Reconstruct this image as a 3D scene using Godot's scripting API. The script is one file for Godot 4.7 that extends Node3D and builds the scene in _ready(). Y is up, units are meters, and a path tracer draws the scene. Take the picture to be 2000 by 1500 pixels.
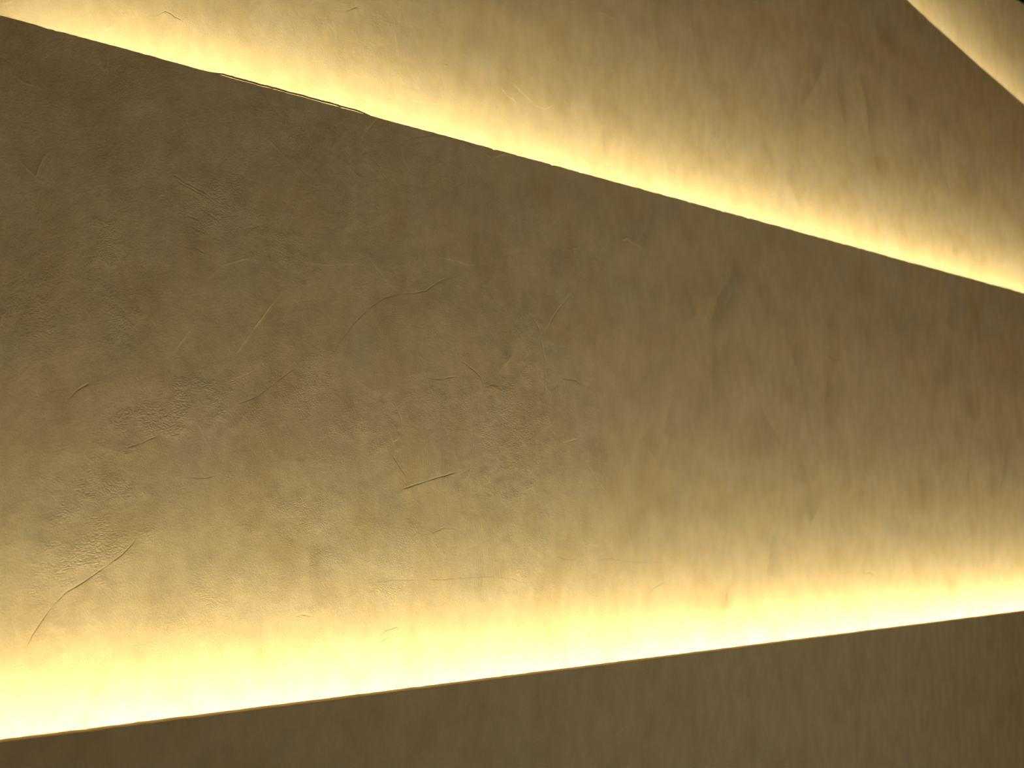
extends Node3D
# A hall wall of layered plaster panels; a strip of warm light lies hidden in the gap behind the top edge of each panel.
# Metres, y up. The face of the broad middle panel is the plane z = 0; the panels run along x.

const GAP := 0.12                 # from the face of one panel to the face of the next
const BOARD := 0.018              # thickness of a panel
const LOWER_TOP := 1.2335
const MIDDLE_TOP := 2.1337
const FAR_TOP := 3.2645

const PLASTER := Color(0.62, 0.475, 0.245)        # linear base colours
const PLASTER_BROWN := Color(0.55, 0.40, 0.185)
const PLASTER_GREY := Color(0.59, 0.48, 0.28)
const LED := Color(1.0, 0.955, 0.74)
const PLASTER_RAW := Color(0.76, 0.57, 0.28)       # the cut edge
const WINDOW := Color(0.98, 1.0, 0.96)

var random := RandomNumberGenerator.new()
var swell := FastNoiseLite.new()
var nibble := FastNoiseLite.new()


func _ready() -> void:
	random.seed = 20
	# camera: 40 mm lens, at eye height, turned along the wall and a little up
	var lens := CameraAttributesPhysical.new()
	lens.frustum_focal_length = 40.0
	lens.frustum_focus_distance = 1.95
	lens.exposure_aperture = 5.0
	lens.frustum_near = 0.05
	lens.frustum_far = 60.0
	var eye := Camera3D.new()
	eye.name = "camera"
	add_child(eye)
	eye.attributes = lens
	eye.fov = 33.398
	eye.look_at_from_position(Vector3(0, 1.5, 1.6), Vector3(0, 1.5, 1.6) + Vector3(0.69718, 0.09753, -0.71023))
	eye.current = true
	# environment: a closed room, no sky
	var around := Environment.new()
	around.background_mode = Environment.BG_COLOR
	around.background_color = Color.BLACK
	around.tonemap_mode = Environment.TONE_MAPPER_LINEAR
	around.tonemap_exposure = 1.0
	around.sdfgi_enabled = true
	around.ssao_enabled = true
	around.ssil_enabled = true
	var world := WorldEnvironment.new()
	world.name = "environment"
	world.environment = around
	add_child(world)
	# light: strip energies for the lower, the middle and the upper gap, and the frosted window behind the camera
	var lower_energy := 3.1
	var middle_energy := 2.65
	var upper_energy := 1.6
	var window_energy := 1.1

	swell.seed = 5
	swell.frequency = 1.0 / 0.22
	swell.fractal_octaves = 2
	nibble.seed = 9
	nibble.frequency = 1.0 / 0.035
	nibble.fractal_octaves = 4
	nibble.fractal_gain = 0.6

	build_room()
	build_panels()
	led_strip("warm white led strip lying in the gap behind the lowest plaster panel", 0.36, 5.6, LOWER_TOP - 0.15, 0.052, lower_energy)
	led_strip("warm white led strip lying in the gap behind the broad middle plaster panel", 0.71, 5.6, MIDDLE_TOP - 0.125, 0.052 - GAP, middle_energy)
	led_strip("dim warm led strip lying in the gap behind the slanting upper plaster panel", 2.4, 5.6, 2.985, 0.052 - 2.0 * GAP, upper_energy, -0.16)
	window_light(window_energy)


# ---------------------------------------------------------------- helpers

func srgb(c: Color) -> Color:
	return c.linear_to_srgb()


func plain(c: Color, rough := 0.8) -> StandardMaterial3D:
	var m := StandardMaterial3D.new()
	m.albedo_color = srgb(c)
	m.roughness = rough
	return m


func tag(o: Node3D, label: String, category: String, group := "") -> void:
	o.set_meta("label", label)
	o.set_meta("category", category)
	if group:
		o.set_meta("group", group)


func thing(called: String, label: String, category: String, at: Vector3, group := "") -> Node3D:
	var o := Node3D.new()
	o.name = called
	o.position = at
	add_child(o, true)
	tag(o, label, category, group)
	return o


func part(called: String, m: Mesh, material: Material, parent: Node3D, at := Vector3.ZERO) -> MeshInstance3D:
	var o := MeshInstance3D.new()
	o.name = called
	o.mesh = m
	if material:
		o.material_override = material
	o.position = at
	parent.add_child(o, true)
	return o


func box(size: Vector3) -> BoxMesh:
	var b := BoxMesh.new()
	b.size = size
	return b


# ---------------------------------------------------------------- the room

func shell(called: String, size: Vector3, at: Vector3, m: Material) -> void:
	var o := part(called, box(size), m, self, at)
	o.set_meta("kind", "structure")
	o.set_meta("label", {"floor": "dark brown floor of the hall", "ceiling": "black ceiling high above the plaster panels", "wall_back": "black backing wall behind the plaster panels",
		"wall_front": "plain brown wall facing the plaster panels", "wall_left": "plain brown end wall of the hall by the panels", "wall_right": "plain brown end wall at the far end of the hall"}[called])
	o.set_meta("category", "ceiling" if called == "ceiling" else "floor" if called == "floor" else "wall")


func build_room() -> void:
	var dark := plain(Color(0.012, 0.011, 0.01), 0.9)
	var brown := plain(Color(0.48, 0.30, 0.13), 0.85)
	var stone := plain(Color(0.24, 0.15, 0.08), 0.6)
	shell("floor", Vector3(7.2, 0.2, 3.5), Vector3(2.65, -0.1, 1.15), stone)
	shell("ceiling", Vector3(7.2, 0.2, 3.5), Vector3(2.65, 4.2, 1.15), dark)
	shell("wall_back", Vector3(6.8, 4.1, 0.2), Vector3(2.65, 2.05, -0.5), dark)
	shell("wall_front", Vector3(6.8, 4.1, 0.2), Vector3(2.65, 2.05, 2.8), brown)
	shell("wall_left", Vector3(0.2, 4.1, 3.5), Vector3(-0.85, 2.05, 1.15), brown)
	shell("wall_right", Vector3(0.2, 4.1, 3.5), Vector3(6.15, 2.05, 1.15), brown)


# ---------------------------------------------------------------- lights

func led_strip(label: String, x0: float, x1: float, y: float, z: float, energy: float, slope := 0.0) -> void:
	var long := (x1 - x0) / cos(atan(slope))
	var o := thing("led_strip", label, "light strip", Vector3((x0 + x1) / 2, y + slope * (x1 - x0) / 2, z), "light strips in the gaps")
	o.rotation.z = atan(slope)
	part("channel", channel(long), plain(Color(0.7, 0.7, 0.7), 0.5), o)
	part("shelf", box(Vector3(long, 0.012, GAP - BOARD - 0.004)), plain(Color(0.84, 0.83, 0.80), 0.9), o, Vector3(0, -0.0125, 0))
	var glow := StandardMaterial3D.new()
	glow.albedo_color = Color(0.9, 0.88, 0.8)
	glow.emission_enabled = true
	glow.emission = srgb(LED)
	glow.emission_energy_multiplier = 2.0
	part("diffuser", box(Vector3(long - 0.01, 0.003, 0.014)), glow, o, Vector3(0, 0.009, 0))
	var l := AreaLight3D.new()
	l.name = "strip_light"
	l.area_size = Vector2(long - 0.01, 0.014)
	l.area_normalize_energy = true
	l.light_color = srgb(LED)
	l.light_energy = energy
	l.area_range = 12.0
	l.shadow_enabled = true
	o.add_child(l)
	l.position = Vector3(0, 0.013, 0)
	l.rotation = Vector3(PI / 2, 0, 0)


func channel(long: float) -> ArrayMesh:
	# an aluminium trough, open at the top
	var st := SurfaceTool.new()
	var p := PackedVector2Array([Vector2(-0.010, -0.006), Vector2(0.010, -0.006), Vector2(0.010, 0.010), Vector2(0.0085, 0.010), Vector2(0.0085, -0.004), Vector2(-0.0085, -0.004), Vector2(-0.0085, 0.010), Vector2(-0.010, 0.010)])
	st.begin(Mesh.PRIMITIVE_TRIANGLES)
	st.set_smooth_group(-1)
	for i in p.size():
		var a := p[i]
		var b := p[(i + 1) % p.size()]
		var q := [Vector3(-long / 2, a.y, a.x), Vector3(long / 2, a.y, a.x), Vector3(long / 2, b.y, b.x), Vector3(-long / 2, b.y, b.x)]
		for k in [0, 2, 1, 0, 3, 2]:
			st.add_vertex(q[k])
	st.generate_normals()
	return st.commit()


func window_light(energy: float) -> void:
	# a frosted window in the facing wall, behind the camera: the only cool light in the hall
	var at := Vector3(2.1, 1.25, 2.68)
	var o := Node3D.new()
	o.name = "window_1"
	o.position = at
	add_child(o)
	tag(o, "frosted window with grey frame in the plain wall facing the panels", "window")
	o.set_meta("kind", "structure")
	var f := plain(Color(0.3, 0.3, 0.3), 0.5)
	for s in [-1, 1]:
		part("window_frame", box(Vector3(1.30, 0.05, 0.05)), f, o, Vector3(0, s * 0.625, 0))
		part("window_frame", box(Vector3(0.05, 1.20, 0.05)), f, o, Vector3(s * 0.625, 0, 0))
	var glow := StandardMaterial3D.new()
	glow.albedo_color = Color(0.8, 0.8, 0.8)
	glow.emission_enabled = true
	glow.emission = WINDOW
	glow.emission_energy_multiplier = 0.25
	part("pane", box(Vector3(1.20, 1.20, 0.01)), glow, o)
	var l := AreaLight3D.new()
	l.name = "window_light"
	l.area_size = Vector2(1.18, 1.18)
	l.area_normalize_energy = true
	l.light_color = WINDOW
	l.light_energy = energy
	l.area_range = 12.0
	l.shadow_enabled = true
	o.add_child(l)
	l.position = Vector3(0, 0, -0.03)


# ---------------------------------------------------------------- plaster: relief and colour

func noise_bytes(w: int, h: int, ppm: float, x0: float, y0: float, wave: float, sx: float, sy: float, sd: int, ridged := false, octaves := 3, warp := 0.0) -> PackedByteArray:
	# grey noise of that wavelength in metres over the rectangle, drawn out by sx and sy; the same place on the wall always has the same value
	var n := FastNoiseLite.new()
	n.seed = sd
	n.noise_type = FastNoiseLite.TYPE_SIMPLEX_SMOOTH
	n.fractal_type = FastNoiseLite.FRACTAL_RIDGED if ridged else FastNoiseLite.FRACTAL_FBM
	n.fractal_octaves = octaves
	n.frequency = 1.0 / (wave * ppm)
	if warp > 0.0:
		n.domain_warp_enabled = true
		n.domain_warp_amplitude = warp * ppm
		n.domain_warp_frequency = 0.35 / (wave * ppm)
		n.domain_warp_fractal_type = FastNoiseLite.DOMAIN_WARP_FRACTAL_NONE
	n.offset = Vector3(x0 * ppm / sx, -y0 * ppm / sy, 0)
	var im := n.get_image(ceili(w / sx) + 1, ceili(h / sy) + 1, false, false, false)
	im.convert(Image.FORMAT_L8)
	if sx != 1.0 or sy != 1.0:
		im.resize(roundi(im.get_width() * sx), roundi(im.get_height() * sy), Image.INTERPOLATE_CUBIC)
	im.crop(w, h)
	return im.get_data()


func rough_mask(w: int, h: int, ppm: float, x0: float, y0: float, spots: Array, kind: int, sd: int) -> PackedByteArray:
	# where the plaster was left rough, with ragged outlines
	var s := 6
	var lw := w / s + 2
	var lh := h / s + 2
	var rag := noise_bytes(lw, lh, ppm / s, x0, y0, 0.045, 1.0, 1.0, sd, false, 4, 0.02)
	var data := PackedByteArray()
	data.resize(lw * lh)
	var lp := ppm / s
	for spot in spots:
		if int(spot[6]) != kind:
			continue
		var cx: float = (spot[0] - x0) * lp
		var cy: float = (y0 - spot[1]) * lp
		var rx: float = spot[2] * lp
		var ry: float = spot[3] * lp
		var c := cos(deg_to_rad(spot[4]))
		var sn := sin(deg_to_rad(spot[4]))
		var reach := maxf(rx, ry) * 1.7
		var strength: float = spot[5]
		for j in range(maxi(0, int(cy - reach)), mini(lh, int(cy + reach))):
			for i in range(maxi(0, int(cx - reach)), mini(lw, int(cx + reach))):
				var dx := i - cx
				var dy := j - cy
				var u := (dx * c - dy * sn) / rx
				var v := (dx * sn + dy * c) / ry
				var q := 1.0 - sqrt(u * u + v * v) + (rag[j * lw + i] / 127.5 - 1.0) * 1.5
				var value := clampf(0.2 + q * 1.1, 0.0, 1.0) * strength
				var k := j * lw + i
				data[k] = maxi(data[k], int(value * 255.0))
	var im := Image.create_from_data(lw, lh, false, Image.FORMAT_L8, data)
	im.resize(lw * s, lh * s, Image.INTERPOLATE_BILINEAR)
	im.crop(w, h)
	return im.get_data()


func mark(data: PackedFloat32Array, w: int, h: int, ppm: float, x0: float, y0: float, m: Array) -> void:
	# a crack or ridge along a line, and the lap of plaster that is thick at the line and thins out on one side of it; millimetres
	var pts: Array = m[4]
	var n := pts.size() / 2
	var px := PackedVector2Array()
	var lo := Vector2(1e9, 1e9)
	var hi := Vector2(-1e9, -1e9)
	for i in n:
		var p := Vector2((pts[2 * i] - x0) * ppm, (y0 - pts[2 * i + 1]) * ppm)
		px.append(p)
		lo = lo.min(p)
		hi = hi.max(p)
	var ridge: float = m[0] * 2.8
	var wide: float = m[1] * 0.001 * ppm
	var step: float = m[2] * 2.8
	var reach: float = m[3] * 0.001 * ppm
	var pad := maxf(reach * 1.6, wide * 3.0)
	if hi.x < -pad or hi.y < -pad or lo.x > w + pad or lo.y > h + pad:
		return
	var total := 0.0
	for i in n - 1:
		total += px[i].distance_to(px[i + 1])
	var n1 := n - 1
	var wander := 0.0007 * ppm
	var i0 := maxi(0, int(lo.x - pad))
	var i1 := mini(w, int(hi.x + pad))
	var j0 := maxi(0, int(lo.y - pad))
	var j1 := mini(h, int(hi.y + pad))
	for bj in range(j0, j1, 16):
		for bi in range(i0, i1, 16):
			# the stretch of the line that can reach this block
			var first := -1
			var last := -1
			var middle := Vector2(bi + 8, bj + 8)
			var run0 := 0.0
			var run := 0.0
			for k in n1:
				if Geometry2D.get_closest_point_to_segment(middle, px[k], px[k + 1]).distance_to(middle) < pad + 12.0:
					if first < 0:
						first = k
						run0 = run
					last = k
				run += px[k].distance_to(px[k + 1])
			if first < 0:
				continue
			for j in range(bj, mini(bj + 16, j1)):
				for i in range(bi, mini(bi + 16, i1)):
					var q := Vector2(i, j)
					var shake := sin(i * 0.16 + j * 0.07) * 0.35 + sin(i * 0.051 - j * 0.19 + lo.x) * 0.35 + sin(i * 0.31 + j * 0.37) * 0.15
					q += Vector2(shake, -shake) * wander
					var best := 1e9
					var side := 0.0
					var along := 0.0
					var beyond := 0.0
					run = run0
					for k in range(first, last + 1):
						var a := px[k]
						var ab := px[k + 1] - a
						var l := ab.length()
						var aq := q - a
						var raw := aq.dot(ab) / (l * l)
						var t := clampf(raw, 0.0, 1.0)
						var d := aq.distance_squared_to(ab * t)
						if d < best:
							best = d
							side = ab.cross(aq)
							along = run + t * l
							beyond = absf(raw - t) * l
						run += l
					best = sqrt(best)
					if best > pad:
						continue
					var f := along / total
					var taper := clampf(minf(f, 1.0 - f) * 6.0, 0.0, 1.0)
					taper = taper * taper * (3.0 - 2.0 * taper)
					var v := 0.0
					taper *= 0.72 + 0.32 * sin(along * 0.047 + lo.x) + 0.22 * sin(along * 0.131 + lo.y)
					if best < wide * 3.0:
						v = ridge * taper * exp(-best * best / (wide * wide))
					if side * step > 0.0:
						var fall := best / reach
						v += absf(step) * taper * (exp(-fall * fall * 1.5) - 0.02) * clampf(best / (wide * 0.8), 0.0, 1.0) / (1.0 + beyond * beyond / (reach * reach) * 9.0)
					data[j * w + i] += v


func relief(x0: float, y0: float, wide: float, high: float, w: int, marks: Array, spots: Array, sd: int, strength := 1.0) -> ImageTexture:
	# height in millimetres over a rectangle of wall whose top corner is x0, y0
	var ppm := w / wide
	var h := int(high * ppm)
	var grain := noise_bytes(w, h, ppm, x0, y0, 0.0030, 1.0, 1.0, sd + 1, false, 2)
	var wrinkle := noise_bytes(w, h, ppm, x0, y0, 0.0044, 1.0, 1.0, sd + 2, true, 2, 0.0025)
	var drag := noise_bytes(w, h, ppm, x0, y0, 0.0046, 2.0, 1.0, sd + 3, true, 2, 0.0035)
	var scratch := noise_bytes(w, h, ppm, x0, y0, 0.0030, 1.0, 9.0, sd + 4, false, 3)
	var lump := noise_bytes(w, h, ppm, x0, y0, 0.030, 1.0, 1.0, sd + 5, false, 3, 0.01)
	var m0 := rough_mask(w, h, ppm, x0, y0, spots, 0, sd + 6)
	var m1 := rough_mask(w, h, ppm, x0, y0, spots, 1, sd + 7)
	var m2 := rough_mask(w, h, ppm, x0, y0, spots, 2, sd + 8)
	var data := PackedFloat32Array()
	data.resize(w * h)
	var a_grain := 0.14 * strength / 255.0
	var a_rough := 0.33 * strength / (255.0 * 255.0)
	var a_drag := 0.36 * strength / (255.0 * 255.0)
	var a_scratch := 0.3 * strength / (255.0 * 255.0)
	var a_lump := 0.22 * strength / 255.0
	for k in w * h:
		data[k] = grain[k] * a_grain + lump[k] * a_lump + wrinkle[k] * m0[k] * a_rough + drag[k] * m1[k] * a_drag + scratch[k] * m2[k] * a_scratch
	for m in marks:
		mark(data, w, h, ppm, x0, y0, m)
	return ImageTexture.create_from_image(Image.create_from_data(w, h, false, Image.FORMAT_RF, data.to_byte_array()))


func colour(x0: float, y0: float, wide: float, high: float, w: int, strokes: Array, sd: int) -> ImageTexture:
	# mottled trowelled plaster: brown and greyish clouds in the base tone, drawn out upwards, and fine specks
	var ppm := w / wide
	var h := int(high * ppm)
	var cloud := noise_bytes(w, h, ppm, x0, y0, 0.13, 1.0, 1.25, sd + 1, false, 4, 0.04)
	var grey := noise_bytes(w, h, ppm, x0, y0, 0.16, 1.0, 1.4, sd + 2, false, 3, 0.05)
	var streak := noise_bytes(w, h, ppm, x0, y0, 0.04, 1.0, 1.8, sd + 3, false, 3, 0.01)
	var speck := noise_bytes(w, h, ppm, x0, y0, 0.004, 1.0, 1.0, sd + 4, false, 2)
	var dark := PackedFloat32Array()
	dark.resize(w * h)
	for m in strokes:
		mark(dark, w, h, ppm, x0, y0, m)
	var to_srgb := PackedByteArray()
	to_srgb.resize(1025)
	for i in 1025:
		to_srgb[i] = roundi(Color(i / 1024.0, 0, 0).linear_to_srgb().r * 255.0)
	var data := PackedByteArray()
	data.resize(w * h * 3)
	for k in w * h:
		var b := clampf((cloud[k] - 118.0) / 70.0, 0.0, 1.0) * 0.6
		var g := clampf((grey[k] - 128.0) / 60.0, 0.0, 1.0) * 0.4
		var v := 1.0 + (streak[k] - 127.0) * 0.0007 + (speck[k] - 127.0) * 0.0005 - dark[k] / 1.9
		var r_ := lerpf(lerpf(PLASTER.r, PLASTER_BROWN.r, b), PLASTER_GREY.r, g)
		var g_ := lerpf(lerpf(PLASTER.g, PLASTER_BROWN.g, b), PLASTER_GREY.g, g)
		var b_ := lerpf(lerpf(PLASTER.b, PLASTER_BROWN.b, b), PLASTER_GREY.b, g)
		data[3 * k] = to_srgb[int(r_ * v * 1024.0)]
		data[3 * k + 1] = to_srgb[int(g_ * v * 1024.0)]
		data[3 * k + 2] = to_srgb[int(b_ * v * 1024.0)]
	return ImageTexture.create_from_image(Image.create_from_data(w, h, false, Image.FORMAT_RGB8, data))


func plaster(x0: float, y0: float, wide: float, high: float, w: int, marks: Array, spots: Array, strokes: Array, sd: int, strength := 1.0) -> StandardMaterial3D:
	var m := StandardMaterial3D.new()
	m.resource_name = "plaster"
	m.albedo_texture = colour(x0, y0, wide, high, w / 2, strokes, sd + 100)
	m.heightmap_enabled = true
	m.heightmap_texture = relief(x0, y0, wide, high, w, marks, spots, sd, strength)
	m.heightmap_scale = 0.1
	m.roughness = 0.62
	m.metallic_specular = 0.25
	m.texture_repeat = true
	return m


func laps(x0: float, x1: float, y0: float, y1: float, count: int) -> Array:
	# more trowel laps, as curved strokes strewn over the wall
	var out := []
	for i in count:
		var p := Vector2(random.randf_range(x0, x1), random.randf_range(y0, y1))
		var a := random.randf_range(0, TAU)
		var bend := random.randf_range(-0.35, 0.35)
		var pts := []
		for k in random.randi_range(4, 7):
			pts.append_array([p.x, p.y])
			p += Vector2.from_angle(a) * random.randf_range(0.010, 0.022)
			a += bend + random.randf_range(-0.15, 0.15)
		out.append([random.randf_range(-0.02, 0.02), 1.2, random.randf_range(0.02, 0.05) * (1 if random.randf() < 0.5 else -1), random.randf_range(15, 45), pts])
	return out


func burnish(x0: float, x1: float, y0: float, y1: float, count: int) -> Array:
	# upright strokes of the trowel that left the plaster a little darker, crisp along one side
	var out := []
	for i in count:
		var p := Vector2(random.randf_range(x0, x1), random.randf_range(y0, y1))
		var a := -PI / 2 + random.randf_range(-0.5, 0.5)
		var pts := []
		for k in random.randi_range(4, 6):
			pts.append_array([p.x, p.y])
			p += Vector2.from_angle(a) * random.randf_range(0.015, 0.03)
			a += random.randf_range(-0.2, 0.2)
		out.append([0.0, 2.0, random.randf_range(0.03, 0.09) * (1 if random.randf() < 0.5 else -1), random.randf_range(25, 70), pts])
	return out


# ---------------------------------------------------------------- panels

func fold(v: float) -> float:
	return pingpong(v, 1.0)


func face(xs: PackedFloat32Array, low: float, top: Callable, z: float, rect: Array, rows: int) -> Array:
	# the arrays of a front surface between the columns xs, from low to the wavering top edge
	var v := PackedVector3Array()
	var n := PackedVector3Array()
	var uv := PackedVector2Array()
	var index := PackedInt32Array()
	var w := xs.size()
	for j in rows + 1:
		var t := float(j) / rows
		for i in w:
			var x := xs[i]
			var y := lerpf(low, top.call(x), t)
			v.append(Vector3(x, y, z + bulge(x, y)))
			n.append(Vector3(bulge(x - 0.004, y) - bulge(x + 0.004, y), bulge(x, y - 0.004) - bulge(x, y + 0.004), 0.008).normalized())
			uv.append(Vector2(fold((x - rect[0]) / rect[2]), fold((rect[1] - y) / rect[3])))
	for j in rows:
		for i in w - 1:
			var a := j * w + i
			index.append_array([a, a + w, a + 1, a + 1, a + w, a + w + 1])
	var out := []
	out.resize(Mesh.ARRAY_MAX)
	out[Mesh.ARRAY_VERTEX] = v
	out[Mesh.ARRAY_NORMAL] = n
	out[Mesh.ARRAY_TEX_UV] = uv
	out[Mesh.ARRAY_INDEX] = index
	return out


func bulge(x: float, y: float) -> float:
	return swell.get_noise_2d(x, y) * 0.0007


func columns(x0: float, x1: float, step: float) -> PackedFloat32Array:
	var out := PackedFloat32Array()
	var n := maxi(1, roundi((x1 - x0) / step))
	for i in n + 1:
		out.append(lerpf(x0, x1, float(i) / n))
	return out


func edge(xs: PackedFloat32Array, top: Callable, z: float) -> ArrayMesh:
	# the rim of a panel: over the rounded front arris, across the thickness and down the back
	var st := SurfaceTool.new()
	st.begin(Mesh.PRIMITIVE_TRIANGLES)
	var w := xs.size()
	for r in 6:
		for x in xs:
			var y: float = top.call(x)
			var b := nibble.get_noise_2d(x, 3.0 + z) * 0.0006
			match r:
				0: st.add_vertex(Vector3(x, y - 0.0006, z + bulge(x, y)))
				1: st.add_vertex(Vector3(x, y + 0.0005, z - 0.0008))
				2: st.add_vertex(Vector3(x, y + 0.0009 + b * 0.5, z - 0.0026))
				3: st.add_vertex(Vector3(x, y + 0.0017 + b, z - BOARD + 0.002))
				4: st.add_vertex(Vector3(x, y + 0.0008 + b, z - BOARD))
				5: st.add_vertex(Vector3(x, y - 0.008, z - BOARD))
	for r in 5:
		for i in w - 1:
			var a := r * w + i
			for k in [a, a + w, a + 1, a + 1, a + w, a + w + 1]:
				st.add_index(k)
	st.generate_normals()
	return st.commit()


func wobble(x: float, which: float) -> float:
	# the hand-finished edge wavers by a millimetre or so and has small nicks
	var n := nibble.get_noise_2d(x, which)
	var slow := swell.get_noise_2d(x * 0.9, which * 3.0)
	return n * 0.0013 + slow * 0.0007 - maxf(0.0, absf(n) - 0.38) * 0.010


func lower_top(x: float) -> float:
	return LOWER_TOP + wobble(x, 1.0) * 0.25


func middle_top(x: float) -> float:
	return MIDDLE_TOP + wobble(x, 7.0) * (0.75 if x < 1.9 else 1.7)


func upper_top(x: float) -> float:
	var u := x - 3.2618
	return 2.9403 - 0.2 * u + (0.03 * u * u if u > 0.0 else 0.0) + wobble(x, 13.0)


func far_top(x: float) -> float:
	return FAR_TOP + wobble(x, 19.0)


func panel(label: String, low: float, top: Callable, z: float, pieces: Array, rows: int) -> Node3D:
	# pieces: [x from, x to, column width, rectangle of its texture, material]
	var x0: float = pieces[0][0]
	var x1: float = pieces[-1][1]
	var o := thing("plaster_panel", label, "wall panel", Vector3((x0 + x1) / 2, low, z - BOARD / 2), "layered plaster panels of the wall")
	var shift := -o.position
	var m := ArrayMesh.new()
	var all := PackedFloat32Array()
	for p in pieces:
		var xs := columns(p[0], p[1], p[2])
		all.append_array(xs.slice(0 if all.is_empty() else 1))
		m.add_surface_from_arrays(Mesh.PRIMITIVE_TRIANGLES, face(xs, low, top, z, p[3], rows))
		m.surface_set_material(m.get_surface_count() - 1, p[4])
	part("plaster_face", m, null, o, shift)
	part("top_edge", edge(all, top, z), plain(PLASTER_RAW, 0.8), o, shift)
	# the board behind the plaster follows the edge a little below it
	var st := SurfaceTool.new()
	st.begin(Mesh.PRIMITIVE_TRIANGLES)
	st.set_smooth_group(-1)
	var ends := columns(x0, x1, 0.4)
	for i in ends.size() - 1:
		var a := Vector2(ends[i], top.call(ends[i]) - 0.006)
		var b := Vector2(ends[i + 1], top.call(ends[i + 1]) - 0.006)
		for s in [-0.003, -BOARD + 0.0005]:
			var q := [Vector3(a.x, low, z + s), Vector3(a.x, a.y, z + s), Vector3(b.x, b.y, z + s), Vector3(b.x, low, z + s)]
			for k in ([0, 1, 2, 0, 2, 3] if s == -0.003 else [0, 2, 1, 0, 3, 2]):
				st.add_vertex(q[k])
		var cap := [Vector3(a.x, a.y, z - 0.003), Vector3(a.x, a.y, z - BOARD + 0.0005), Vector3(b.x, b.y, z - BOARD + 0.0005), Vector3(b.x, b.y, z - 0.003)]
		for k in [0, 1, 2, 0, 2, 3]:
			st.add_vertex(cap[k])
	st.generate_normals()
	part("board", st.commit(), plain(Color(0.84, 0.83, 0.80), 0.9), o, shift)
	return o


func flake() -> ArrayMesh:
	# a thin sliver of plaster that stands up behind the front edge, with a slit under it
	var st := SurfaceTool.new()
	st.begin(Mesh.PRIMITIVE_TRIANGLES)
	var n := 90
	for r in 4:
		for i in n + 1:
			var t := float(i) / n
			var x := lerpf(0.944, 1.268, t)
			var ends := clampf(minf(t, 1.0 - t) * 9.0, 0.0, 1.0)
			var y := middle_top(x) + 0.0034 * ends - 0.0004 + nibble.get_noise_2d(x * 0.4, 40.0) * 0.0007
			var high := 0.0017 * ends + 0.0004 + absf(nibble.get_noise_2d(x, 50.0)) * 0.0015 * ends
			st.add_vertex(Vector3(x, y + (high if r in [1, 2] else 0.0), -0.004 - (0.0015 if r > 1 else 0.0)))
	for r in 4:
		for i in n:
			var a := r * (n + 1) + i
			var b := ((r + 1) % 4) * (n + 1) + i
			for k in [a, b, a + 1, a + 1, b, b + 1]:
				st.add_index(k)
	st.generate_normals()
	return st.commit()


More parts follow.
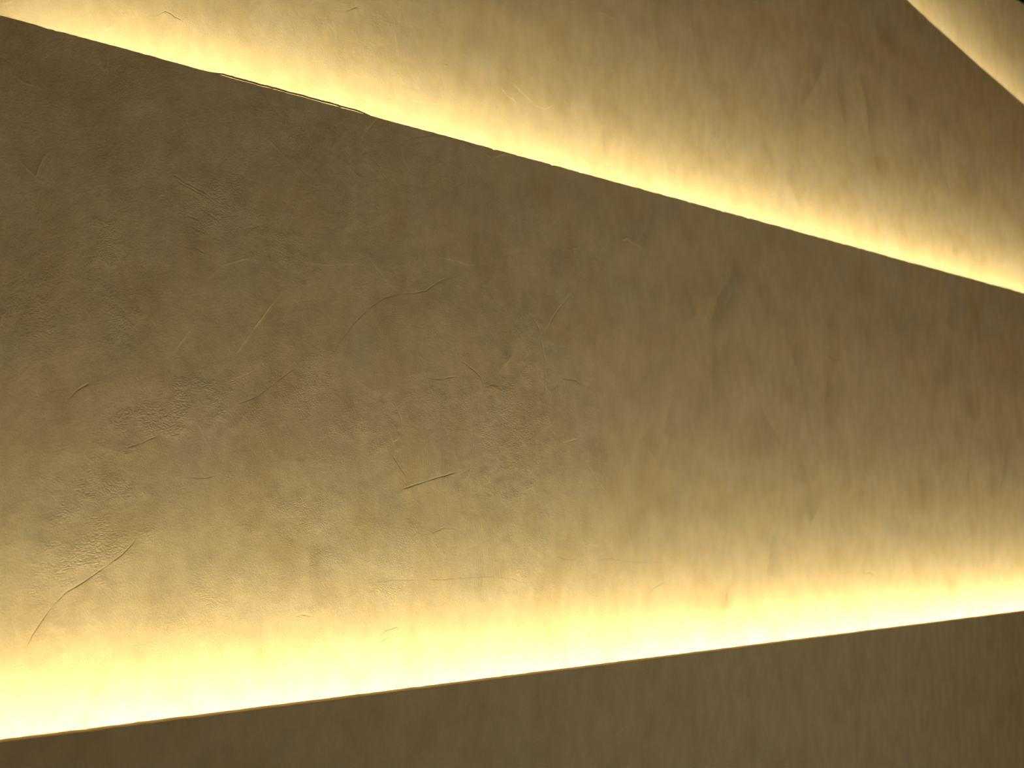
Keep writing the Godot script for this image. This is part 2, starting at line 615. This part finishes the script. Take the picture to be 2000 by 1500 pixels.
func build_panels() -> void:
	var main_marks: Array = [
		[-0.1, 1.2, 0.16, 26, [1.3201, 1.5328, 1.3382, 1.5371, 1.3708, 1.5459, 1.4064, 1.5549, 1.4406, 1.5624]],
		[-0.05, 1, 0.07, 14, [1.3003, 1.5898, 1.3165, 1.5681, 1.3381, 1.5471]],
		[-0.05, 0.9, 0.05, 12, [1.3133, 1.6580, 1.3178, 1.6400, 1.3169, 1.6251]],
		[0.06, 1, -0.1, 14, [1.3012, 1.6071, 1.3117, 1.6125, 1.3180, 1.6226]],
		[-0.07, 1.6, -0.06, 18, [1.5160, 1.7160, 1.5014, 1.7088, 1.4907, 1.6790, 1.4825, 1.6435, 1.4755, 1.5996, 1.4721, 1.5734, 1.4663, 1.5474, 1.4559, 1.5214]],
		[-0.06, 0.9, 0.05, 14, [1.4466, 1.7522, 1.4702, 1.7418, 1.4941, 1.7286, 1.5014, 1.7088]],
		[-0.06, 0.9, 0.06, 14, [1.3693, 1.7169, 1.4030, 1.7168, 1.4397, 1.7238]],
		[0.05, 1.6, -0.06, 14, [1.5258, 1.7256, 1.5517, 1.7500, 1.5744, 1.7745]],
		[-0.05, 1.2, 0.07, 16, [1.5014, 1.7088, 1.5148, 1.7141, 1.5307, 1.7152, 1.5480, 1.7056]],
		[-0.09, 1, 0.06, 20, [1.3134, 1.8496, 1.3405, 1.8546, 1.3681, 1.8613, 1.3848, 1.8728, 1.4041, 1.8839, 1.4294, 1.8924]],
		[-0.03, 1, 0.05, 30, [1.1862, 1.7493, 1.2204, 1.7913, 1.2505, 1.8191, 1.2815, 1.8392, 1.3134, 1.8496]],
		[0.03, 1, -0.04, 14, [1.2442, 1.9043, 1.2652, 1.8888, 1.2865, 1.8665, 1.3133, 1.8513]],
		[-0.14, 1.8, -0.1, 22, [1.6248, 1.8419, 1.6419, 1.8222, 1.6484, 1.7902, 1.6550, 1.7702, 1.6535, 1.7301, 1.6574, 1.7071]],
		[-0.08, 1.5, -0.06, 22, [1.6538, 1.8140, 1.6619, 1.8289, 1.6755, 1.8510, 1.7029, 1.8806, 1.7280, 1.9008]],
		[0.05, 1.5, 0.05, 18, [1.7280, 1.9008, 1.7391, 1.8848, 1.7446, 1.8612]],
		[0.06, 1, -0.09, 45, [1.0016, 1.7165, 1.0327, 1.7584, 1.0674, 1.8034, 1.0987, 1.8414]],
		[0.03, 0.9, -0.04, 20, [1.1072, 1.8771, 1.1404, 1.8769, 1.1693, 1.8784, 1.2189, 1.8867, 1.2351, 1.8972]],
		[-0.07, 1, 0.12, 70, [0.7047, 1.3110, 0.7181, 1.3418, 0.7424, 1.3758, 0.7623, 1.3944, 0.7829, 1.4048, 0.8180, 1.4269, 0.8360, 1.4386, 0.8526, 1.4540, 0.8627, 1.4689]],
		[-0.07, 1.2, 0.08, 22, [0.7569, 1.6450, 0.7671, 1.6564, 0.7846, 1.6678]],
		[0.06, 1.2, -0.06, 10, [1.8588, 2.0290, 1.8739, 2.0232, 1.8863, 2.0291, 1.9032, 2.0214, 1.9188, 2.0217, 1.9327, 2.0114, 1.9439, 2.0171]],
		[0.07, 1.2, -0.06, 12, [1.5014, 2.1235, 1.5200, 2.1171, 1.5388, 2.1254, 1.5603, 2.1324]],
		[0.07, 1.2, -0.05, 14, [0.6769, 1.9506, 0.6908, 1.9397, 0.7014, 1.9308, 0.7062, 1.9494, 0.7152, 1.9677]],
		[0.03, 0.9, 0.03, 14, [1.0330, 2.1339, 1.0515, 2.1145, 1.0749, 2.0919, 1.0987, 2.0714]],
		[-0.05, 1, -0.06, 40, [1.2263, 2.0746, 1.2383, 2.1006, 1.2527, 2.1197, 1.2693, 2.1370]],
		[-0.03, 1, 0.05, 26, [1.3052, 2.0991, 1.3434, 2.1174, 1.3885, 2.1321, 1.4469, 2.1352, 1.4953, 2.1269]],
		[-0.03, 1.2, 0.05, 30, [1.6587, 1.6793, 1.6749, 1.7175, 1.7021, 1.7382, 1.7367, 1.7387, 1.7576, 1.7230]],
		[-0.03, 1.2, -0.05, 30, [1.6587, 1.6793, 1.6678, 1.6427, 1.7014, 1.6208, 1.7359, 1.6287, 1.7572, 1.6656, 1.7718, 1.7143]],
		[0.03, 1.2, -0.04, 24, [1.7636, 1.5898, 1.7917, 1.5571, 1.8348, 1.5192]],
		[0.03, 1.2, -0.05, 26, [0.7602, 1.2600, 0.7808, 1.2644, 0.8015, 1.2768, 0.8189, 1.2918]],
		[0.04, 1, -0.05, 22, [1.0744, 1.2752, 1.1011, 1.2789, 1.1420, 1.2839]],
		[-0.06, 1, 0.06, 16, [1.2749, 1.3004, 1.2902, 1.3097, 1.3172, 1.3159]],
		[-0.04, 1, 0.05, 16, [1.2730, 1.2902, 1.2934, 1.2991, 1.3246, 1.3074]],
		[-0.02, 0.8, 0.03, 12, [1.2118, 1.3808, 1.2364, 1.3853, 1.3079, 1.3889, 1.4054, 1.3860, 1.5216, 1.3869, 1.5706, 1.3807, 1.6470, 1.3617]],
		[-0.02, 0.8, 0.03, 16, [1.7691, 1.4051, 1.8263, 1.4092, 1.9004, 1.4014, 1.9778, 1.3983]],
		[-0.05, 1.6, 0.05, 16, [1.9222, 1.3286, 1.9534, 1.3487, 1.9931, 1.3630]],
		[-0.05, 2, 0.06, 20, [2.7328, 1.3494, 2.7633, 1.3532, 2.7911, 1.3425, 2.8044, 1.3225]],
		[0.04, 1, -0.04, 20, [0.6490, 2.0675, 0.6626, 2.0613, 0.6798, 2.0532, 0.7144, 2.0490]],
		[-0.06, 1.2, 0.08, 18, [0.6485, 2.0796, 0.6587, 2.0753, 0.6676, 2.0707]],
		[0.04, 1, 0.04, 20, [0.7912, 2.1267, 0.7968, 2.1158, 0.7943, 2.1008, 0.7886, 2.0936]],
		[-0.05, 1, 0.05, 24, [0.8993, 1.9703, 0.9215, 1.9610, 0.9464, 1.9565, 0.9677, 1.9452]],
		[-0.05, 1.2, 0.07, 24, [0.8388, 1.5826, 0.8612, 1.5903, 0.8879, 1.6019]],
		[0.03, 0.9, -0.05, 40, [0.9004, 1.7096, 0.9236, 1.7405, 0.9472, 1.7722]],
		[0.03, 1, -0.05, 60, [0.9501, 1.8168, 0.9786, 1.8504, 1.0214, 1.8676, 1.0660, 1.8660]],
		[-0.03, 1, 0.05, 40, [1.0092, 1.6514, 1.0437, 1.6647, 1.0789, 1.6898, 1.1151, 1.7157]],
		[0.03, 1, 0.04, 30, [1.1580, 1.4306, 1.1768, 1.4456, 1.1962, 1.4398]],
		[-0.06, 1.2, 0.05, 16, [1.1179, 1.3411, 1.1316, 1.3441, 1.1503, 1.3415]],
		[0.03, 1, -0.04, 22, [1.0744, 1.2774, 1.0826, 1.3062, 1.0908, 1.3390]],
		[-0.05, 2, 0.06, 18, [2.5992, 1.8623, 2.6319, 1.8506, 2.6546, 1.8549]],
		[-0.05, 0.9, 0.04, 14, [1.0860, 1.7822, 1.0916, 1.7781, 1.0882, 1.7677]],
		[-0.12, 2.2, 0.03, 10, [0.7892, 1.2232, 0.7977, 1.2202, 0.8056, 1.2180, 0.8150, 1.2130]],
		[-0.03, 1.2, 0.02, 8, [0.7340, 1.2168, 0.7368, 1.2330]],
		[0.045, 0.7, 0, 4, [1.0998, 2.1035, 1.1075, 2.0977, 1.1152, 2.0919]],
		[0.045, 0.7, 0, 4, [1.0568, 2.0562, 1.0753, 2.0424, 1.0941, 2.0285]],
		[0.045, 0.7, 0, 4, [1.0978, 2.0616, 1.1058, 2.0557, 1.1140, 2.0498]],
		[0.035, 0.7, 0, 4, [1.1067, 2.0239, 1.1220, 2.0140, 1.1374, 2.0041]],
		[-0.03, 0.7, 0, 4, [1.2220, 2.0986, 1.2373, 2.0879, 1.2528, 2.0771]],
		[0.035, 0.7, 0, 4, [1.2592, 2.0572, 1.2779, 2.0437, 1.2968, 2.0300]],
		[0.045, 0.7, 0, 4, [1.1936, 2.0734, 1.2068, 2.0646, 1.2202, 2.0557]],
		[0.045, 0.7, 0, 4, [1.2554, 2.0586, 1.2715, 2.0431, 1.2877, 2.0274]],
		[-0.03, 0.7, 0, 4, [1.2470, 2.0738, 1.2634, 2.0585, 1.2799, 2.0431]],
		[0.045, 0.7, 0, 4, [1.0920, 2.0720, 1.1038, 2.0635, 1.1157, 2.0548]],
		[-0.03, 0.7, 0, 4, [1.1155, 2.0376, 1.1223, 2.0332, 1.1291, 2.0288]],
		[0.045, 0.7, 0, 4, [1.2673, 2.0794, 1.2830, 2.0665, 1.2987, 2.0535]],
		[-0.03, 0.7, 0, 4, [1.2670, 2.0998, 1.2763, 2.0932, 1.2855, 2.0864]],
		[-0.03, 0.7, 0, 4, [1.1431, 2.0970, 1.1568, 2.0866, 1.1706, 2.0761]],
		[0.045, 0.7, 0, 4, [1.1694, 2.0383, 1.1766, 2.0336, 1.1838, 2.0289]],
		[0.045, 0.7, 0, 4, [1.1093, 2.0584, 1.1158, 2.0521, 1.1223, 2.0458]],
		[0.035, 0.7, 0, 4, [1.1111, 2.1109, 1.1179, 2.1059, 1.1248, 2.1008]],
		[0.045, 0.7, 0, 4, [1.2081, 2.0407, 1.2191, 2.0339, 1.2301, 2.0271]],
		[0.045, 0.7, 0, 4, [1.2165, 2.0825, 1.2295, 2.0699, 1.2426, 2.0572]],
		[0.035, 0.7, 0, 4, [1.1119, 2.0953, 1.1193, 2.0896, 1.1268, 2.0839]],
		[0.035, 0.7, 0, 4, [1.1771, 2.1000, 1.1877, 2.0915, 1.1983, 2.0829]],
		[0.045, 0.7, 0, 4, [1.0875, 2.0362, 1.0969, 2.0290, 1.1064, 2.0217]],
		[0.045, 0.7, 0, 4, [1.1428, 2.0949, 1.1492, 2.0886, 1.1557, 2.0823]],
		[0.045, 0.7, 0, 4, [1.0630, 2.0962, 1.0700, 2.0901, 1.0769, 2.0839]],
		[-0.03, 0.7, 0, 4, [1.1663, 2.0645, 1.1728, 2.0598, 1.1793, 2.0551]],
		[0.045, 0.7, 0, 4, [1.1133, 2.0200, 1.1211, 2.0131, 1.1290, 2.0062]],
		[0.045, 0.7, 0, 4, [1.1016, 2.0740, 1.1137, 2.0664, 1.1258, 2.0586]],
		[0.045, 0.7, 0, 4, [1.1882, 2.0790, 1.1971, 2.0730, 1.2061, 2.0669]],
		[0.035, 0.7, 0, 4, [1.1039, 2.0902, 1.1130, 2.0840, 1.1221, 2.0777]],
		[-0.03, 0.7, 0, 4, [1.0803, 2.1084, 1.0916, 2.0972, 1.1030, 2.0858]],
		[-0.03, 0.7, 0, 4, [1.1362, 2.0329, 1.1516, 2.0194, 1.1672, 2.0058]],
		[-0.03, 0.7, 0, 4, [1.0605, 2.0734, 1.0778, 2.0598, 1.0953, 2.0460]],
		[-0.03, 0.7, 0, 4, [1.2452, 2.0498, 1.2611, 2.0384, 1.2772, 2.0269]],
		[0.035, 0.7, 0, 4, [1.1169, 2.0743, 1.1339, 2.0625, 1.1511, 2.0505]],
		[-0.08, 1, 0.05, 8, [0.8984, 1.9716, 0.9194, 1.9639, 0.9407, 1.9560]],
		[-0.08, 1, 0.05, 8, [0.9051, 1.9640, 0.9341, 1.9549, 0.9636, 1.9457]],
		[-0.08, 1, 0.05, 8, [0.9429, 1.9312, 0.9604, 1.9235, 0.9781, 1.9157]],
		[-0.08, 1, 0.05, 8, [0.9227, 1.9167, 0.9341, 1.9142, 0.9456, 1.9117]],
		[-0.08, 1, 0.05, 8, [0.9272, 1.9026, 0.9399, 1.8991, 0.9527, 1.8955]],
		[-0.08, 1, 0.05, 8, [0.9321, 1.8737, 0.9430, 1.8699, 0.9541, 1.8661]],
	]
	var main_rough: Array = [
		[0.800, 1.854, 0.019, 0.053, 0, 1, 0],
		[0.824, 1.752, 0.026, 0.042, 0, 0.9, 0],
		[0.902, 1.638, 0.086, 0.032, 25, 1, 1],
		[0.800, 1.534, 0.055, 0.027, 0, 0.8, 1],
		[0.795, 1.456, 0.070, 0.050, 10, 1, 1],
		[0.734, 1.425, 0.041, 0.052, 0, 0.7, 1],
		[1.130, 1.678, 0.059, 0.059, 0, 1, 0],
		[1.036, 1.638, 0.035, 0.041, -20, 0.8, 0],
		[1.138, 1.488, 0.072, 0.046, 0, 1, 0],
		[1.163, 1.430, 0.043, 0.046, 0, 0.9, 0],
		[1.093, 1.881, 0.042, 0.030, -30, 1, 0],
		[1.208, 1.963, 0.022, 0.023, 0, 0.9, 0],
		[1.227, 2.029, 0.019, 0.017, 0, 0.7, 0],
		[0.968, 1.947, 0.052, 0.060, -30, 0.6, 1],
		[1.253, 1.637, 0.068, 0.045, 0, 0.9, 0],
		[1.403, 1.670, 0.105, 0.039, 0, 0.9, 0],
		[1.583, 1.648, 0.075, 0.100, 0, 1, 1],
		[1.603, 1.818, 0.034, 0.039, 0, 1, 0],
		[1.360, 1.579, 0.084, 0.046, 0, 0.8, 2],
		[1.521, 1.535, 0.075, 0.032, 0, 0.9, 0],
		[1.307, 1.439, 0.087, 0.049, 0, 0.8, 0],
		[1.596, 1.442, 0.057, 0.071, 0, 0.8, 0],
		[1.503, 1.426, 0.049, 0.095, 0, 0.9, 2],
		[1.289, 1.374, 0.031, 0.019, 0, 1, 0],
		[1.174, 1.598, 0.059, 0.055, 0, 0.6, 0],
		[0.966, 1.389, 0.042, 0.039, 0, 0.6, 1],
		[1.141, 1.347, 0.024, 0.012, 0, 0.8, 0],
		[1.156, 2.061, 0.106, 0.057, -42, 1, 2],
		[1.098, 2.081, 0.052, 0.032, -30, 0.6, 0],
		[0.815, 1.517, 0.052, 0.027, 20, 0.6, 0],
		[1.050, 1.407, 0.062, 0.044, 0, 0.5, 0],
		[0.834, 2.083, 0.047, 0.022, -20, 0.6, 0],
		[1.378, 2.070, 0.094, 0.044, 0, 0.4, 0],
		[0.701, 1.760, 0.041, 0.060, 0, 0.5, 1],
		[1.772, 1.685, 0.029, 0.048, 0, 0.5, 0],
		[1.425, 1.823, 0.171, 0.070, 0, 0.35, 0],
		[1.179, 1.311, 0.068, 0.031, 25, 0.5, 0],
		[0.927, 1.335, 0.099, 0.021, 0, 0.5, 1],
		[1.909, 2.016, 0.039, 0.021, 0, 0.7, 0],
		[1.029, 1.526, 0.035, 0.059, 0, 0.4, 0],
		[1.078, 1.709, 0.037, 0.031, 0, 0.6, 0],
	]
	var main_strokes: Array = [
		[0, 2, -0.12, 60, [2.2360, 2.0415, 2.2218, 1.9952, 2.1751, 1.9454, 2.1467, 1.8773]],
		[0, 2, 0.1, 40, [2.6609, 1.9900, 2.6365, 1.9506, 2.6169, 1.9122]],
		[0, 2, -0.1, 40, [2.5714, 1.9798, 2.5850, 1.9391, 2.6123, 1.9093]],
		[0, 2, -0.09, 50, [2.4113, 1.9037, 2.4499, 1.8495, 2.4787, 1.7937, 2.5010, 1.7253, 2.5050, 1.6673]],
		[0, 2, 0.12, 60, [2.3172, 1.7375, 2.3544, 1.6948, 2.4022, 1.6519, 2.4475, 1.6250]],
		[0, 2, 0.1, 60, [2.5792, 1.5585, 2.5514, 1.5116, 2.5072, 1.4656]],
		[0, 2, -0.08, 60, [2.5970, 1.8141, 2.5834, 1.7535, 2.5759, 1.6820]],
		[0, 2, 0.08, 50, [3.2677, 1.7671, 3.2626, 1.6980, 3.2634, 1.6295]],
		[0, 2, -0.1, 40, [3.5271, 1.7232, 3.5124, 1.6649, 3.4947, 1.6070, 3.4644, 1.5496]],
		[0, 2, -0.08, 60, [3.0076, 1.6227, 3.0159, 1.5452, 3.0250, 1.4806]],
		[0, 2, -0.07, 40, [2.0332, 1.7567, 2.0160, 1.7194, 1.9989, 1.6775, 1.9823, 1.6462]],
		[0, 2, -0.07, 50, [1.9193, 1.6436, 1.9376, 1.6244, 1.9655, 1.6002]],
		[0, 2, 0.06, 50, [0.9515, 1.6117, 0.9564, 1.5829, 0.9490, 1.5538]],
		[0, 2, -0.05, 60, [1.2103, 1.7919, 1.2060, 1.7510, 1.2318, 1.7046, 1.2942, 1.6677]],
		[0, 2, 0.07, 50, [1.4974, 1.4524, 1.5035, 1.4091, 1.4977, 1.3577]],
		[0, 2, -0.06, 60, [1.5898, 1.8954, 1.5962, 1.8592, 1.5936, 1.8129]],
		[0, 2, -0.08, 60, [2.7613, 2.1405, 2.7479, 2.0628, 2.7536, 1.9880]],
		[0, 2, -0.07, 60, [2.9560, 2.0632, 2.9368, 1.9562, 2.9435, 1.8528]],
		[0, 2, -0.12, 16, [0.7822, 1.2240, 0.7977, 1.2202, 0.8056, 1.2180, 0.8180, 1.2113]],
	]
	var upper_strokes: Array = [
		[0, 2, 0.13, 60, [2.8210, 2.6633, 2.7894, 2.6012, 2.7395, 2.5426, 2.6957, 2.4930, 2.6707, 2.4352]],
		[0, 2, -0.14, 60, [2.9662, 2.6581, 3.0104, 2.6054, 3.0227, 2.5378, 3.0354, 2.4772, 3.0639, 2.4124, 3.0817, 2.3453]],
		[0, 2, -0.15, 55, [3.3234, 2.6032, 3.3221, 2.5357, 3.3504, 2.4667, 3.4014, 2.4132]],
		[0, 2, 0.1, 40, [3.4348, 2.6350, 3.4264, 2.5570, 3.4515, 2.4707, 3.4938, 2.4021]],
		[0, 2, -0.08, 60, [2.4157, 2.6473, 2.4038, 2.5819, 2.4163, 2.5231]],
		[0, 2, -0.07, 60, [2.1124, 2.5985, 2.1255, 2.5442, 2.1459, 2.4915]],
		[0, 2, 0.06, 50, [1.8637, 2.3768, 1.8603, 2.3332, 1.8479, 2.2878]],
		[0, 2, -0.06, 60, [2.3080, 2.3049, 2.3184, 2.2593, 2.3444, 2.2163]],
		[0, 2, -0.1, 60, [2.8507, 2.6161, 2.8851, 2.5558, 2.9071, 2.4921]],
		[0, 2, -0.08, 70, [2.6174, 2.3278, 2.6491, 2.2824, 2.6816, 2.2495]],
		[0, 2, 0.07, 60, [3.6396, 2.6164, 3.6493, 2.5233, 3.6760, 2.4334]],
	]
	var upper_marks: Array = [
		[0.07, 1.2, -0.1, 22, [0.8480, 2.2002, 0.8614, 2.2116, 0.8709, 2.2205, 0.8764, 2.2290]],
		[-0.05, 0.9, 0.05, 8, [0.8721, 2.2349, 0.8763, 2.2306]],
		[-0.06, 0.9, 0.08, 16, [0.9270, 2.2439, 0.9354, 2.2503, 0.9455, 2.2579, 0.9560, 2.2568, 0.9657, 2.2530, 0.9773, 2.2513]],
		[0.05, 1.2, -0.07, 14, [0.6943, 2.1969, 0.7027, 2.2015, 0.7126, 2.2080]],
		[-0.05, 1.2, 0.06, 14, [1.2840, 2.3521, 1.2981, 2.3606, 1.3124, 2.3693]],
		[-0.07, 1.2, 0.05, 10, [1.5115, 2.3156, 1.5216, 2.3191]],
		[-0.06, 1.2, 0.05, 10, [1.3790, 2.2194, 1.3882, 2.2233]],
		[0.04, 1.2, -0.06, 26, [1.6540, 2.3108, 1.6746, 2.2954, 1.7023, 2.2865, 1.7305, 2.2826]],
		[0.04, 1.2, -0.06, 30, [1.6745, 2.3309, 1.7164, 2.3102, 1.7520, 2.2926, 1.7810, 2.2919, 1.8180, 2.3128]],
		[0.03, 1.2, -0.05, 26, [1.4081, 2.2195, 1.4435, 2.2314, 1.4922, 2.2367, 1.5359, 2.2515]],
		[0.05, 1.6, -0.05, 16, [1.9034, 2.4898, 1.9113, 2.4975, 1.9209, 2.5023]],
		[0.04, 1.6, -0.05, 22, [1.8793, 2.4021, 1.9424, 2.4178, 1.9910, 2.4210, 2.0158, 2.4192]],
		[0.05, 1.6, -0.06, 14, [2.0662, 2.4146, 2.0885, 2.4108, 2.1058, 2.4126]],
		[0.04, 2, -0.06, 22, [2.5538, 2.3814, 2.5866, 2.3881, 2.6204, 2.4118]],
		[-0.04, 2, 0.06, 36, [2.8427, 2.7098, 2.8021, 2.6178, 2.7398, 2.5493, 2.6957, 2.4930, 2.6618, 2.4399]],
		[-0.04, 2, 0.06, 36, [2.9662, 2.6581, 3.0104, 2.6054, 3.0227, 2.5378, 3.0354, 2.4772, 3.0639, 2.4124, 3.0817, 2.3453]],
		[-0.05, 2, -0.08, 30, [3.3239, 2.6107, 3.3251, 2.5363, 3.3504, 2.4667, 3.3954, 2.4151]],
		[0.03, 2, 0.05, 30, [3.4066, 2.5833, 3.4390, 2.5139, 3.4652, 2.4428, 3.5249, 2.3921]],
		[0.05, 1.2, -0.05, 18, [1.9436, 2.5394, 1.9760, 2.5374, 2.0006, 2.5330]],
	]
	var upper_rough: Array = [
		[1.316, 2.308, 0.097, 0.069, 0, 1, 0],
		[1.188, 2.283, 0.116, 0.053, 0, 0.8, 0],
		[1.033, 2.250, 0.075, 0.033, 0, 0.6, 0],
		[0.881, 2.248, 0.021, 0.013, 0, 1, 0],
		[0.961, 2.259, 0.035, 0.010, 0, 0.8, 0],
		[1.407, 2.304, 0.072, 0.056, 0, 0.6, 2],
		[1.554, 2.390, 0.079, 0.049, 0, 0.4, 2],
	]
	# the broad middle panel
	main_marks.append_array(laps(0.6, 1.9, 1.2, 2.12, 50))
	main_marks.append_array(laps(1.9, 3.9, 1.2, 2.12, 40))
	upper_marks.append_array(laps(0.6, 4.1, 2.15, 2.9, 50))
	main_strokes.append_array(burnish(0.6, 1.9, 1.3, 2.13, 25))
	main_strokes.append_array(burnish(1.9, 3.9, 1.3, 2.13, 60))
	upper_strokes.append_array(burnish(0.6, 4.1, 2.2, 2.95, 60))
	var rect_a := [0.55, 2.16, 1.30, 1.01]
	var rect_b := [1.85, 2.16, 2.10, 1.01]
	var near := plaster(0.55, 2.16, 1.30, 1.01, 2048, main_marks, main_rough, main_strokes, 11)
	var off := plaster(1.85, 2.16, 2.10, 1.01, 1600, main_marks, main_rough, main_strokes, 11, 0.6)
	var middle := panel("broad ochre plaster panel with trowel marks and hairline cracks between two glowing gaps", 1.09, middle_top, 0.0,
		[[-0.74, 0.55, 0.02, rect_a, near], [0.55, 1.85, 0.004, rect_a, near], [1.85, 3.95, 0.006, rect_b, off], [3.95, 6.04, 0.02, rect_b, off]], 70)
	part("edge_flake", flake(), plain(PLASTER_BROWN, 0.8), middle, -middle.position)
	# the panel above it, whose top edge slants
	var rect_c := [0.55, 2.62, 1.40, 0.60]
	var rect_d := [1.95, 2.98, 2.20, 0.96]
	var near_up := plaster(0.55, 2.62, 1.40, 0.60, 2048, upper_marks, upper_rough, upper_strokes, 31, 0.75)
	var off_up := plaster(1.95, 2.98, 2.20, 0.96, 1500, upper_marks, upper_rough, upper_strokes, 31, 0.45)
	panel("mottled ochre plaster panel with a slanting top edge, above the broad panel", 2.0, upper_top, -GAP,
		[[-0.74, 0.55, 0.02, rect_c, near_up], [0.55, 1.95, 0.005, rect_c, near_up], [1.95, 4.15, 0.006, rect_d, off_up], [4.15, 6.04, 0.02, rect_d, off_up]], 60)
	# the highest panel, of which only a corner shows
	panel("highest ochre plaster panel, rising behind the slanting edge to the black ceiling", 2.1, far_top, -2.0 * GAP,
		[[1.0, 1.95, 0.03, rect_d, off_up], [1.95, 4.15, 0.01, rect_d, off_up], [4.15, 6.04, 0.01, rect_d, off_up]], 40)
	# the lowest panel, standing in front
	var rect_e := [0.55, 1.26, 3.10, 0.52]
	var low_face := plaster(0.55, 1.26, 3.10, 0.52, 2048, laps(0.6, 3.6, 0.8, 1.22, 30), [], burnish(0.6, 3.6, 0.8, 1.25, 40), 51, 0.6)
	panel("dark greyish plaster panel with a thin gold-lit top rim, below the broad panel", 0.0, lower_top, GAP,
		[[-0.74, 0.55, 0.02, rect_e, low_face], [0.55, 3.65, 0.004, rect_e, low_face], [3.65, 6.04, 0.02, rect_e, low_face]], 50)
